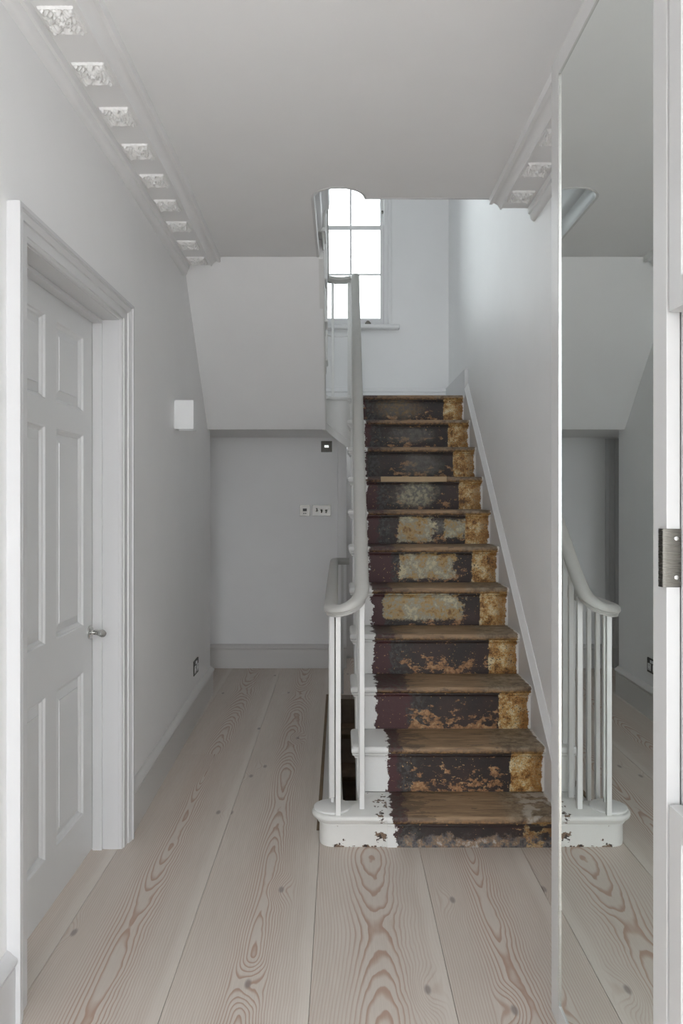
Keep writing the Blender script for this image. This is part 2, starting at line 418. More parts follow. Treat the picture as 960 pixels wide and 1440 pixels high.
# upper storey shell
struct(box('wall_upper_left', -1.62, -0.90, 1.5, 6.3, 2.975, 5.4, M['wall']), 'left wall of the upper storey')
wu = struct(thing('wall_upper_front', (0, 1.6, 2.97)), 'front wall of the upper storey around an opening added for light')
for a in ((-0.95, -0.30, 2.97, 5.4), (0.30, 0.9, 2.97, 5.4), (-0.30, 0.30, 2.97, 3.8), (-0.30, 0.30, 4.7, 5.4)):  # central gap is added to let daylight reach the landing wall
    box('wall_panel', a[0], a[1], 1.6, 1.7, a[2], a[3], M['wall'], wu)
struct(box('ceiling_upper', -1.7, 1.06, 0.5, 6.45, 5.4, 5.5, M['ceiling']), 'ceiling of the upper storey above the stairwell')
wf = struct(thing('wall_front', (0, -3.0, 0)), 'front wall around the open street doorway')
for a in ((-1.1, -0.60, 0, 2.97), (0.60, 1.06, 0, 2.97), (-0.60, 0.60, 2.40, 2.97)):
    box('wall_panel', a[0], a[1], -3.10, -2.98, a[2], a[3], M['wall'], wf)

# ------------------------------------------------------------------ ceiling with the rounded well
ZC, YT, YL = 2.66, 3.469, 4.31
WC, WR = -0.006, 0.123
arc = [(WC - WR*math.cos(PI*k/16), YT - WR*math.sin(PI*k/16)) for k in range(17)]     # from left to right, bulging to the camera
def ceil_poly(o=0.0):
    return [(-1.1, -3.05), (1.0, -3.05), (1.0, YT)] + arc[::-1] + [(WC-WR, YL), (-1.1, YL)]
struct(prism('ceiling', ceil_poly(), 'z', ZC, 2.975, M['ceiling']), 'flat plaster hall ceiling ending in a rounded stairwell notch')
# moulded apron around the well
apron = [(0.0, -0.002), (0.012, -0.002), (0.016, 0.006), (0.016, 0.018), (0.008, 0.024), (0.006, 0.095), (0.012, 0.10), (0.030, 0.118), (0.034, 0.130),
         (0.034, 0.205), (0.038, 0.21), (0.050, 0.235), (0.056, 0.24), (0.056, 0.252), (0.068, 0.262), (0.074, 0.30), (0.068, 0.325), (0.0, 0.327)]
path = [(WC-WR, YL, ZC), (WC-WR, YT, ZC)] + [(x, y, ZC) for x, y in arc[1:-1]] + [(WC+WR, YT, ZC), (0.858, YT, ZC)]
ap2 = [(a*1.0, b) for a, b in apron]
struct(sweep('trim_1', path, ap2, M['trim'], level=True, mitre=False, smooth=True), 'moulded white apron around the upper stairwell opening')

# ------------------------------------------------------------------ cornices with plaster rosettes
def cornice_profile(sgn):
    p = [(0, 0), (0, -0.105), (0.014, -0.103), (0.022, -0.096), (0.026, -0.082), (0.026, -0.074), (0.034, -0.07), (0.036, -0.052), (0.036, -0.046),
         (0.150, -0.046), (0.152, -0.053), (0.158, -0.053), (0.160, -0.047), (0.168, -0.034), (0.180, -0.026), (0.190, -0.023), (0.191, -0.030), (0.205, -0.030), (0.206, 0)]
    return [(a*sgn, b) for a, b in p]
def rosette_bm(nu=34, nv=40, su=0.097, sv=0.118):
    """height field of a square plaster block: ragged border, centre rosette, leaf scrolls, facing down"""
    bm = bmesh.new(); g = []; rnd = random.Random(3)
    for i in range(nu+1):
        row = []
        for j in range(nv+1):
            a, b = i/nu*2-1, j/nv*2-1
            r = math.hypot(a, b); th = math.atan2(b, a); edge = max(abs(a), abs(b))
            h = 0.002
            if edge > 0.985: h = 0.0
            elif edge > 0.86: h = 0.0075 + 0.0025*math.sin(20*a)*math.sin(20*b)
            if r < 0.42:
                q = r/0.42
                h = 0.004 + 0.012*max(0, 1-q*q)**0.5 * (0.60+0.40*abs(math.cos(2.5*th)))
                if r < 0.13: h = 0.019
                elif r < 0.19: h -= 0.007
            elif edge < 0.86:
                c4, s4 = abs(math.cos(2*th)), abs(math.sin(2*th))
                lobe = max(c4, s4)
                h += 0.013*max(0, (lobe-0.74)/0.26)**0.7*(0.62+0.38*math.cos(26*(r-0.42)))
            k = 0.018*(edge > .95)
            row.append(bm.verts.new((a*su/2*(1+k*math.sin(19*b)), b*sv/2*(1+k*math.sin(23*a)), -h)))
        g.append(row)
    for i in range(nu):
        for j in range(nv): bm.faces.new((g[i][j], g[i][j+1], g[i+1][j+1], g[i+1][j]))
    return bm
cl = struct(thing('trim_2', (-0.8, 2.0, 2.55)), 'plaster cornice on the left wall with flower blocks')
yc = [-2.98, 3.05, YL-0.004]
sweep('cornice_moulding', [(XW(y), y, ZC) for y in yc], cornice_profile(-1), M['plaster'], cl, level=True, smooth=True)
ros = None
for k in range(-6, 9):
    y = 2.102 + 0.2645*k; c = (XW(y)+0.0925, y, ZC-0.046)
    if ros is None:
        ros = obj('rosette_block', rosette_bm(), M['rosette'], cl, smooth=True, org=Vector((0, 0, 0)))
        ros.location = Vector(c)-wpos(cl)
    else: copy_of(ros, 'rosette_block', c, cl)
cr = struct(thing('trim_3', (0.8, 2.0, 2.55)), 'plaster cornice on the right wall with flower blocks')
sweep('cornice_moulding', [(0.866, -2.98, ZC), (0.866, YT-0.004, ZC)], cornice_profile(1), M['plaster'], cr, level=True, smooth=True)
for k in range(-14, 1):
    copy_of(ros, 'rosette_block', (0.866-0.098, 3.325+0.272*k, ZC-0.046), cr)

# ------------------------------------------------------------------ left door, lining and architrave
XD = -0.935
architrave = [(0.0, 0.0), (0.0, 0.012), (0.006, 0.016), (0.012, 0.016), (0.014, 0.020), (0.052, 0.021), (0.054, 0.026), (0.064, 0.029), (0.074, 0.033), (0.080, 0.030), (0.084, 0.030), (0.086, 0.036), (0.100, 0.036), (0.100, 0.0)]
def arch_bm():
    """mitred architrave around an opening in the plane x = XW"""
    bm = bmesh.new(); y0, y1, zt = DO0, DO1, DOH; rings = []
    for (y, z, sy, sz) in ((y0, 0, -1, 0), (y0, zt, -1, 1), (y1, zt, 1, 1), (y1, 0, 1, 0)):
        rings.append([bm.verts.new((XW(y)+b-0.002, y+sy*a*(0.98 if True else 1), z+sz*a*0.72)) for a, b in architrave])
    m = len(architrave)
    for i in range(3):
        for j in range(m): bm.faces.new((rings[i][j], rings[i][(j+1) % m], rings[i+1][(j+1) % m], rings[i+1][j]))
    bm.faces.new(rings[0]); bm.faces.new(rings[-1][::-1]); return bm
tr4 = struct(thing('trim_4', (-0.85, 2.5, 0)), 'white moulded architrave and lining round the left door')
obj('architrave', arch_bm(), M['trim'], tr4)
for (y0, y1, z0, z1) in ((DO1-0.002, DO1+0.03, 0, DOH), (DO0-0.03, DO0+0.002, 0, DOH)):
    box('door_lining', XD-0.05, XW(y0)+0.001, y0, y1, z0, z1, M['trim'], tr4, bevel=0.001)
box('door_lining', XD-0.05, -0.837, DO0-0.03, DO1+0.03, DOH-0.002, DOH+0.03, M['trim'], tr4)
# stop bead standing proud of the lining
for (y0, y1) in ((DO1-0.012, DO1), (DO0, DO0+0.012)):
    box('door_stop', XD+0.001, -0.898, y0, y1, 0, DOH-0.002, M['trim'], tr4, bevel=0.0015)
box('door_stop', XD+0.001, -0.898, DO0+0.012, DO1-0.012, DOH-0.016, DOH-0.002, M['trim'], tr4, bevel=0.0015)

door = struct(thing('door_1', (XD, 2.5, 0)), 'grey painted six-panel door in the left wall')
Y0, Y1, DT = DO0+0.004, DO1-0.004, 0.042                   # leaf
ZB, ZT2 = 0.008, DOH-0.006
ps = [(0.177, 0.696), (0.863, 1.559), (1.644, 1.915)]      # panel heights
ya, yb, yc_, yd = Y1-0.105-0.273, Y1-0.105, None, None
cols = [(Y1-0.105-0.273-0.094-0.273-0.012, Y1-0.105-0.273-0.094), (ya, yb)]
box('stile', XD-DT, XD, Y0, cols[0][0], ZB, ZT2, M['door'], door, bevel=0.001)
box('stile', XD-DT, XD, cols[1][1], Y1, ZB, ZT2, M['door'], door, bevel=0.001)
for z0, z1 in ((ZB, ps[0][0]), (ps[0][1], ps[1][0]), (ps[1][1], ps[2][0]), (ps[2][1], ZT2)):
    box('rail', XD-DT, XD, cols[0][0], cols[1][1], z0, z1, M['door'], door)
for z0, z1 in ps:
    box('muntin', XD-DT, XD, cols[0][1], cols[1][0], z0, z1, M['door'], door)
def panel_bm(y0, y1, z0, z1):
    """ogee moulding stepping down to a raised and fielded panel"""
    bm = bmesh.new(); rings = []
    for a, b in ((0, 0), (0.003, -0.001), (0.006, -0.007), (0.012, -0.010), (0.016, -0.015), (0.017, -0.016), (0.045, -0.009), (0.046, -0.006)):
        rings.append([bm.verts.new((XD+b, y, z)) for y, z in ((y0+a, z0+a), (y1-a, z0+a), (y1-a, z1-a), (y0+a, z1-a))])
    for i in range(len(rings)-1):
        for k in range(4): bm.faces.new((rings[i][k], rings[i][(k+1) % 4], rings[i+1][(k+1) % 4], rings[i+1][k]))
    bm.faces.new(rings[-1]); return bm
for y0, y1 in cols:
    for z0, z1 in ps: obj('door_panel', panel_bm(y0, y1, z0, z1), M['door'], door)
hz, hy = 0.828, Y1-0.040
hd = lathe('door_handle', (XD, hy, hz), (1, 0, 0), [(0.025, 0), (0.025, 0.005), (0.022, 0.009), (0.012, 0.010), (0.0085, 0.014), (0.008, 0.030), (0.0095, 0.040)], M['chrome'], door, 24)
bm = bmesh.new(); add_lathe(bm, (XD+0.026, hy-0.004, hz+0.0), (0.75, -0.62, 0.02), [(0.009, -0.010), (0.0105, -0.004), (0.0105, 0.030), (0.0135, 0.034), (0.0135, 0.046), (0.011, 0.049)], 20)
obj('lever', bm, M['chrome'], hd, smooth=True)

# ------------------------------------------------------------------ skirting boards
skirt_prof = [(0, 0), (0.022, 0), (0.022, 0.146), (0.019, 0.148), (0.019, 0.152), (0.026, 0.156), (0.029, 0.164), (0.026, 0.172), (0.018, 0.178), (0.010, 0.186), (0.004, 0.190), (0, 0.190)]
sl = struct(thing('baseboard_left', (-0.82, 2.5, 0)), 'grey moulded skirting board along the left wall')
neg = [(-a, b) for a, b in skirt_prof]
sweep('skirting', [(XW(3.061), 3.061, 0), (XW(5.33), 5.33, 0)], neg, M['skirt'], sl, level=True, smooth=True)
sweep('skirting', [(XW(1.3), -0.79, 0), (XW(1.9), 1.966, 0)], neg, M['trim'], sl, level=True, smooth=True)
sb = struct(thing('baseboard_back', (-0.5, 6.15, 0)), 'grey moulded skirting board along the recess back wall')
sweep('skirting', [(-1.25, 6.15, 0), (0.05, 6.15, 0)], [(-a, b*0.985) for a, b in skirt_prof], M['skirt'], sb, level=True, smooth=True)
sr = struct(thing('baseboard_landing', (0.3, 6.2, 2.026)), 'pale skirting board round the half landing')
sweep('skirting', [(-0.9, 6.20, 2.026), (0.86, 6.20, 2.026)], [(-a*0.8, b*0.93) for a, b in skirt_prof], M['wall'], sr, level=True, smooth=True)
# architrave of the hidden recess door, seen only in the mirror
t5 = struct(thing('trim_5', (-1.16, 6.14, 0)), 'white door frame at the left end of the recess back wall')
for x0, x1, d in ((-1.10, -1.07, 0.012), (-1.14, -1.10, 0.020), (-1.16, -1.14, 0.028), (-1.30, -1.16, 0.014)):
    box('architrave', x0, x1, 6.15-d, 6.16, 0, 1.80, M['trim'], t5, bevel=0.001)

# ------------------------------------------------------------------ soffits of landing and upper flight
YS = 5.213
so = struct(thing('ceiling_soffit', (-0.5, 5, 1.79)), 'white sloping underside of the upper flight and landing')
prism('sloping_soffit', [(YL, ZC), (YS, 1.79), (YS+0.02, 1.80), (YL+0.02, ZC+0.02)], 'x', -1.0, -0.098, M['wall'], so)
lsp = [(-1.6, YS), (-0.092, YS)]
bm = bmesh.new()
pts = [(-1.6, YS), (-0.112, YS)] + [(-0.006-0.106*math.cos(PI*k/12), 5.25+0.116*math.sin(PI*k/12)) for k in range(0, 13)] + [(0.100, 5.315), (0.836, 5.315), (0.836, 6.19), (-1.6, 6.19)]
A = [bm.verts.new((x, y, 1.79+0.02*(y-YS))) for x, y in pts]; B = [bm.verts.new((x, y, 1.99)) for x, y in pts]
bm.faces.new(A); bm.faces.new(B[::-1])
for i in range(len(pts)):
    j = (i+1) % len(pts); bm.faces.new((A[i], A[j], B[j], B[i]))
obj('landing_soffit', bm, M['wall'], so)

# ------------------------------------------------------------------ the main staircase
st = thing('staircase', (0.44, 4.1, 0), 'worn dark staircase with peeling paint, ochre strips and white painted edges', 'staircase')
RP = {   # white edge, maroon edge, patches, smudge (world X; v = height share of the riser)
 1: (0.214, 0.225, (), None), 2: (0.195, 0.238, (), None), 3: (0.158, 0.30, (), None), 4: (0.156, 0.235, (), None),
 5: (0.158, 0.215, ((0.215, 0.60, 0.14, 0.86),), None), 6: (0.15, 0.28, ((0.318, 0.61, 0.10, 0.80),), None),
 7: (0.15, 0.215, ((0.325, 0.52, 0.06, 0.80), (0.578, 0.70, 0.16, 0.72)), (0.54, 0.55, 0.06, 0.25, 0.6, srgb(128, 126, 120))),
 8: (0.155, 0.22, (), (0.44, 0.45, 0.13, 0.50, 0.9, srgb(168, 162, 136))), 9: (0.16, 0.17, (), (0.50, 0.45, 0.15, 0.40, 0.55, srgb(122, 120, 112))),
 10: (0.16, 0.20, (), (0.45, 0.50, 0.18, 0.30, 0.5, srgb(132, 128, 120))), 11: (0.15, 0.17, (), (0.40, 0.50, 0.18, 0.40, 0.7, srgb(138, 112, 76)))}
def tread_bm(k, y1, x0=XL):
    bm = bmesh.new(); t = 0.030; z = Zn(k); y0 = Dn(k)
    vs = add_box(bm, x0, XR, y0, y1, z-t, z)
    ed = [e for e in bm.edges if (all(abs(v.co.y-y0) < 1e-6 for v in e.verts) and abs(e.verts[0].co.z-e.verts[1].co.z) < 1e-6)
          or (all(abs(v.co.x-x0) < 1e-6 for v in e.verts) and abs(e.verts[0].co.z-e.verts[1].co.z) < 1e-6)]
    bmesh.ops.bevel(bm, geom=ed, offset=0.0125, segments=4, affect='EDGES', profile=0.5)
    return bm
for k in range(1, 12):
    xw, xm, pat, smu = RP[k]
    zl = Zn(k-1) if k > 1 else 0.0
    mr = stair_mat(k, Zn(k)-R, xw, xm, pat, smudge=smu, first=(k == 1))
    mt = stair_mat(k+20, Zn(k), xw if k > 1 else 0.198, max(xm, 0.25), tread=True, first=(k == 1), right=0.83)
    yr = Dn(k)+0.025
    xl = 0.068 if k > 1 else 0.180
    box('riser', xl, XR, yr, yr+0.02, zl-0.0, Zn(k)-0.0295, mr, st, bevel=0.001, seg=1)
    y1 = Dn(k+1)+0.024 if k < 11 else 5.55
    t = obj('tread', tread_bm(k, y1 if k < 11 else Dn(k)+0.12, XL if k > 1 else 0.178), mt, st, smooth=True)
    # cove and fillet under the nosing, returned along the open end
    bm = bmesh.new(); z = Zn(k)-0.030
    pr = [(0, 0), (0.018, 0), (0.018, -0.005), (0.012, -0.008), (0.008, -0.014), (0.008, -0.019), (0.0, -0.021)]
    if k > 1: add_sweep(bm, [(xl, y1-0.03 if k < 11 else yr+0.06, z), (xl, yr, z), (XR, yr, z)], [(-a, b) for a, b in pr], level=True)
    else: add_sweep(bm, [(xl, yr, z), (XR, yr, z)], [(-a, b) for a, b in pr], level=True)
    obj('nosing_moulding', bm, mr, st, smooth=True)
box('nosing_patch', 0.237, 0.622, Dn(8)-0.003, Dn(8)+0.012, Zn(8)-0.030, Zn(8)+0.0015, M['pine'], st, bevel=0.003)['label'] = 'new pale pine nosing repair'
# rounded white end of the bottom (curtail) step
cx, cy, rr = -0.024, Dn(1)+0.085, 0.082
def capsule(grow, n=20):
    r = rr+grow
    left = [(cx + r*math.cos(a), cy + r*math.sin(a)) for a in [PI*1.5 - PI*k/n for k in range(n+1)]]
    return [(0.183, cy-r)] + left + [(0.075, cy+r)] + [(0.075, Dn(2)+0.02), (0.183, Dn(2)+0.02)]
bm = bmesh.new(); prev = None
base_prof = [(-0.028, 0.0), (-0.026, 0.012), (-0.026, 0.080), (-0.025, 0.083), (-0.019, 0.085), (-0.019, 0.090), (-0.016, 0.092), (-0.010, 0.098), (-0.008, 0.104), (-0.003, 0.104), (0.0, 0.108), (0.002, 0.113), (0.002, 0.118), (-0.001, 0.123), (-0.006, 0.1262)]
rings = []
for g, z in base_prof: rings.append([bm.verts.new((x, y, z)) for x, y in capsule(g)])
nn = len(rings[0])
for i in range(len(rings)-1):
    for j in range(nn): bm.faces.new((rings[i][j], rings[i][(j+1) % nn], rings[i+1][(j+1) % nn], rings[i+1][j]))
bm.faces.new(rings[-1]); bm.faces.new(rings[0][::-1])
def curtail_mat():
    n = NT('chipped_white_paint'); P = n.pos(); o = n.xyz(P)
    c = n.add(n.noise(P, 24, 5, 0.65), n.add(n.step(o['Z'], 0.0, 0.022, 0.11, 0.0), n.step(o['X'], 0.10, 0.19, 0.0, 0.15)))
    m = n.step(c, 0.66, 0.68)
    col = n.mix(n.noise(P, 8, 4), (0.77, 0.77, 0.75, 1), (0.68, 0.68, 0.65, 1))
    col = n.mix(m, col, n.mix(n.step(n.noise(P, 60, 3), .45, .55), srgb(60, 50, 46), srgb(120, 100, 84)))
    n.bump(n.noise(P, 40, 4), 0.25, 0.002); return n.done(col, 0.42)
obj('curtail_end', bm, curtail_mat(), st, smooth=True)['label'] = 'rounded white curtail end of the bottom step'
lathe('scroll_plate', (-0.030, 3.045, 0.1255), (0, 0, 1), [(0.071, 0), (0.073, 0.003), (0.071, 0.007), (0.067, 0.009)], M['white'], st, 36)
# cut string on the open side and spandrel behind it
pts = [(3.20, -0.02), (3.20, Zn(1))]
for k in range(2, 12): pts += [(Dn(k)+0.028, Zn(k-1)-0.03), (Dn(k)+0.028, Zn(k)-0.032)]
pts += [(5.44, Zn(11)-0.032), (5.44, 1.72), (5.30, 1.66), (3.42, -0.02)]
prism('outer_string', pts, 'x', 0.070, 0.098, M['white'], st)
# underside boards so the flight is closed from below
prism('stair_underside', [(3.46, -0.02), (5.44, 1.64), (5.44, 1.67), (3.42, -0.02)], 'x', 0.098, 0.85, M['wall'], st)
# wall string with bevelled top
sl_ = R/G
zst = lambda y: Zn(1)+(y-Dn(1))*sl_+0.085
CH = 0.040                                        # height of the sloping capping along the wall string
pts = [(2.90, 0.0), (2.90, zst(2.90)-CH), (5.255, zst(5.255)-CH), (5.255, 2.20), (6.195, 2.20), (6.195, 1.9), (5.3, 1.7), (3.3, 0.0)]
bm = bmesh.new(); add_prism(bm, pts, 'x', 0.8365, 0.8600)
obj('wall_string', bm, M['trim'], st)
bm = bmesh.new(); ends = []
for y in (2.90, 5.255):
    z = zst(y); ends.append([bm.verts.new(p) for p in ((0.8365, y, z-CH-0.001), (0.8345, y, z-CH+0.003), (0.8385, y, z-CH+0.008), (0.8560, y, z), (0.8602, y, z), (0.8602, y, z-CH-0.001))])
for j in range(6): bm.faces.new((ends[0][j], ends[0][(j+1) % 6], ends[1][(j+1) % 6], ends[1][j]))
bm.faces.new(ends[0]); bm.faces.new(ends[1][::-1])
obj('string_capping', bm, M['window'], st)
# landing boards and rounded well end
pts = [(-0.895, 5.25), (-0.098, 5.25)] + [(-0.004-0.094*math.cos(PI*k/12), 5.25+0.095*math.sin(PI*k/12)) for k in range(1, 13)] + [(0.092, Dn(11)+0.1), (XR, Dn(11)+0.1), (XR, 6.195), (-0.895, 6.195)]
prism('landing_boards', pts, 'z', 1.992, 2.026, M['white'], st)
# wreathed apron of the well: a curved board with a bead, lower edge falling to the flight
bm = bmesh.new(); nA = 20; ring = []
bead = bmesh.new(); beadpath = []; nosepath = []
for k in range(nA+1):
    a = PI*k/nA; x = -0.006-0.090*math.cos(a); y = 5.25+0.100*math.sin(a)
    t = k/nA; zb = 1.795-0.13*(t*t*(3-2*t))-0.02*t
    xi, yi = -0.006-0.112*math.cos(a), 5.25+0.122*math.sin(a)
    ring.append([bm.verts.new(c) for c in ((x, y, zb), (x, y, 2.0), (xi, yi, 2.0), (xi, yi, zb))])
    beadpath.append((x, y-0.0, zb+0.055)); nosepath.append((x, y, 2.012))
for k in range(nA):
    for j in range(4): bm.faces.new((ring[k][j], ring[k][(j+1) % 4], ring[k+1][(j+1) % 4], ring[k+1][j]))
bm.faces.new(ring[0]); bm.faces.new(ring[-1][::-1])
obj('wreathed_string', bm, M['white'], st, smooth=True)
add_sweep(bead, beadpath, [(-0.004, -0.004), (0.0, 0.004), (0.002, 0.004), (0.002, -0.004)], mitre=False); obj('string_bead', bead, M['white'], st, smooth=True)
nb = bmesh.new(); add_sweep(nb, nosepath, [(0.016*math.cos(q*PI/4)-0.004, 0.014*math.sin(q*PI/4)) for q in range(8)], level=True, mitre=False)
obj('landing_nosing', nb, M['white'], st, smooth=True)

# ------------------------------------------------------------------ upper flight
uf = thing('upper_stair_flight', (-0.5, 4.75, 1.8), 'white upper stair flight climbing back from the landing behind the white sloping soffit', 'staircase')
for k in range(1, 6):
    z = 2.026+R*k; yn = 5.30-G*k+0.02
    if k < 5:
        b = bmesh.new(); add_box(b, -0.863, -0.076, yn-0.20, yn+0.012, z-0.028, z)
        obj('tread', b, M['white'], uf, bevel=0.010, seg=3)
    box('riser', -0.863, -0.098, yn-0.02, yn-0.002, z-R+0.03, z-0.026 if k < 5 else z-0.005, M['white'], uf)
    if k < 5:
        b = bmesh.new(); add_prism(b, [(yn-0.20, z-0.03), (yn+0.0, z-0.03), (yn-0.004, z-0.05), (yn-0.02, z-0.065), (yn-0.05, z-0.072), (yn-0.08, z-0.09), (yn-0.12, z-0.07), (yn-0.17, z-0.06)], 'x', -0.097, -0.088)
        obj('bracket', b, M['white'], uf, bevel=0.002)
pts = [(5.25, 1.79), (5.25, 2.0)]
for k in range(1, 5): pts += [(5.30-G*k+0.01, 2.026+R*(k-1)-0.004), (5.30-G*k+0.01, 2.026+R*k-0.031)]
pts += [(YL, 2.026+R*4-0.031), (YL, ZC-0.012)]
prism('outer_string', pts, 'x', -0.118, -0.094, M['white'], uf)
bm = bmesh.new(); add_sweep(bm, [(-0.0935, 5.25, 1.845), (-0.0935, YL, ZC+0.03)], [(-0.004, -0.004), (-0.004, 0.004), (0.003, 0.004), (0.003, -0.004)])
obj('string_bead', bm, M['white'], uf)

# ------------------------------------------------------------------ balustrade: one continuous handrail
hb = thing('stair_balustrade', (0.02, 3.06, 0.13), 'drab painted handrail with white stick balusters scrolling round the stair foot', 'balustrade')
ZL = 0.880
def flight_z(y): return Zn(1)+(y-Dn(1))*sl_+0.765         # underside of the rail along the flight
hp = []
hp += [(0.062, 5.335, ZL), (0.000, 5.335, ZL)]
for k in range(1, 7):
    a = PI/2*k/6; hp.append((0.000-0.040*math.sin(a), 5.295+0.040*math.cos(a), ZL))
hp += [(-0.039, 4.6, ZL), (-0.038, 3.7, ZL), (-0.036, 3.25, ZL), (-0.036, 3.10, ZL)]
sy, sr_, sxc = 3.012, 0.0605, 0.0245
for k in range(0, 15):
    a = PI*k/14
    t = k/14; e = t*t*(3-2*t)
    zz = ZL if t < 0.25 else ZL+(flight_z(3.05)-ZL)*(((t-0.25)/0.75)**2)*0.85
    hp.append((sxc-sr_*math.cos(a), sy-sr_*math.sin(a)*1.05, zz))
for y in (3.10, 3.16, 3.25, 3.4, 3.8, 4.3, 4.8, 5.0, 5.1, 5.16, 5.20, 5.24):
    dz = 0.055*max(0, (y-4.9)/0.34)**2
    hp.append((0.084+0.017*(y-3.05)/2.2, y, flight_z(y)+dz))
zt = flight_z(5.24)+0.055
ZLAND = 2.795
for k in range(1, 16):
    a = PI*k/16
    hp.append((0.0005+0.100*math.cos(a), 5.25+0.085*math.sin(a), ZLAND))
for k, y in enumerate((5.25, 5.15, 5.0, 4.6, 4.1, 3.6)):
    hp.append((-0.099, y, ZLAND+max(0, (5.25-y)-0.05)*0.82))
hp[[i for i, p in enumerate(hp) if abs(p[1]-5.24) < 1e-6][0]] = (0.101, 5.235, ZLAND-0.012)
rail_prof = [(-0.0165, 0), (-0.0175, 0.008), (-0.0215, 0.0105), (-0.0215, 0.0135), (-0.0265, 0.018), (-0.0275, 0.026), (-0.023, 0.036), (-0.014, 0.043), (0, 0.0455),
             (0.014, 0.043), (0.023, 0.036), (0.0275, 0.026), (0.0265, 0.018), (0.0215, 0.0135), (0.0215, 0.0105), (0.0175, 0.008), (0.0165, 0)]
bm = bmesh.new(); add_sweep(bm, hp, rail_prof, mitre=False)
hr = obj('handrail', bm, M['rail'], hb, smooth=True)
def rail_under(x, y):
    return ZL
BW = 0.0098
def baluster(x, y, z0, z1, mat='white', w_=BW):
    return box('baluster', x-w_, x+w_, y-w_, y+w_, z0, z1, M[mat], hb, bevel=0.0015, seg=1)
baluster(-0.007, 2.972, Zn(1)-0.004, ZL+0.012)
b2 = baluster(-0.031, 3.085, 0.152, ZL+0.008)
box('broken_foot', -0.036, -0.024, 3.072, 3.084, 0.130, 0.153, M['white'], b2)
baluster(0.085, 3.035, Zn(1)-0.004, flight_z(3.03)-0.01)
baluster(0.084, 3.150, Zn(1)-0.004, flight_z(3.15)+0.005)
for k in range(2, 11):
    for dy in (0.055, 0.170):
        y = Dn(k)+dy; baluster(0.085, y, Zn(k)-0.003, flight_z(y)+0.01)
y = 3.195
while y < 5.27:
    baluster(-0.037, y, -0.008, ZL+0.006, w_=0.0092); y += 0.1115
baluster(0.015, 5.335, -0.005, ZL+0.006, w_=0.0092)
for a in (0.30, 0.38, 0.70):
    ang = PI*(1-a); baluster(0.0+0.092*math.cos(PI*(0.16 if a == .30 else .27 if a == .38 else .68)), 5.25+0.085*math.sin(PI*(0.16 if a == .30 else .27 if a == .38 else .68)), 2.02, ZLAND+0.01)
for k in range(1, 5):
    for dy in (0.05, 0.165):
        y = 5.32-G*k-dy
        if 5.25-y > 0: baluster(-0.088, y, 2.026+R*k-0.003, ZLAND+max(0, (5.25-y)-0.05)*0.82+0.01, w_=0.008)
rp = [(0.0+0.092*math.cos(PI*k/12), 5.25+0.09*math.sin(PI*k/12), 2.433) for k in range(0, 13)]
bm = bmesh.new(); add_sweep(bm, rp, [(0.004*math.cos(q*PI/3), 0.004*math.sin(q*PI/3)) for q in range(6)], mitre=False)
obj('tie_rod', bm, M['white'], hb, smooth=True)['label'] = 'thin white metal tie rod'

# ------------------------------------------------------------------ stair down to the basement
bs = thing('basement_staircase', (0.3, 4.2, -2.3), 'dark worn steps going down through the floor opening beside the bottom stairs', 'staircase')
bmat = paint('old_basement_wood', (0.42, 0.30, 0.19, 1), 0.8, var=0.45, scale=14, bump=0.3)
for k in range(0, 9):
    yk = 5.295-G*k; zt_ = -0.19*(k+1)
    box('riser', -0.075, 0.85, yk-0.004, yk+0.018, zt_-0.002, zt_+0.19-0.028, M['void'], bs)
    b = bmesh.new(); add_box(b, -0.075, 0.85, yk-G-0.022, yk+0.002, zt_-0.032, zt_); obj('tread', b, bmat, bs, bevel=0.008)
stw = struct(thing('wall_basement', (0.4, 4, -2.4)), 'dark plaster walls of the basement stair shaft')
box('wall_panel', -0.16, -0.08, 3.13, 5.30, -2.4, -0.033, M['void'], stw)
box('wall_panel', -0.16, 0.86, 3.05, 3.13, -2.4, -0.033, M['void'], stw)
box('wall_panel', -0.16, 0.86, 3.05, 5.40, -2.5, -2.4, M['void'], stw)
box('wall_panel', -0.16, 0.86, 5.33, 5.42, -2.4, -0.12, M['void'], stw)
struct(prism('trim_6', [(-0.0815, 3.135), (0.018, 3.135), (0.004, 4.0), (-0.012, 5.295), (-0.0815, 5.295)], 'z', -0.06, -0.006, M['skirt']), 'grey curb board along the floor opening under the balusters')

# ------------------------------------------------------------------ sash window
win = struct(thing('window_1', (0, 6.3, 2.7)), 'tall white sash window over the half landing')
WM = M['window']
cxw = (WX0+WX1)/2
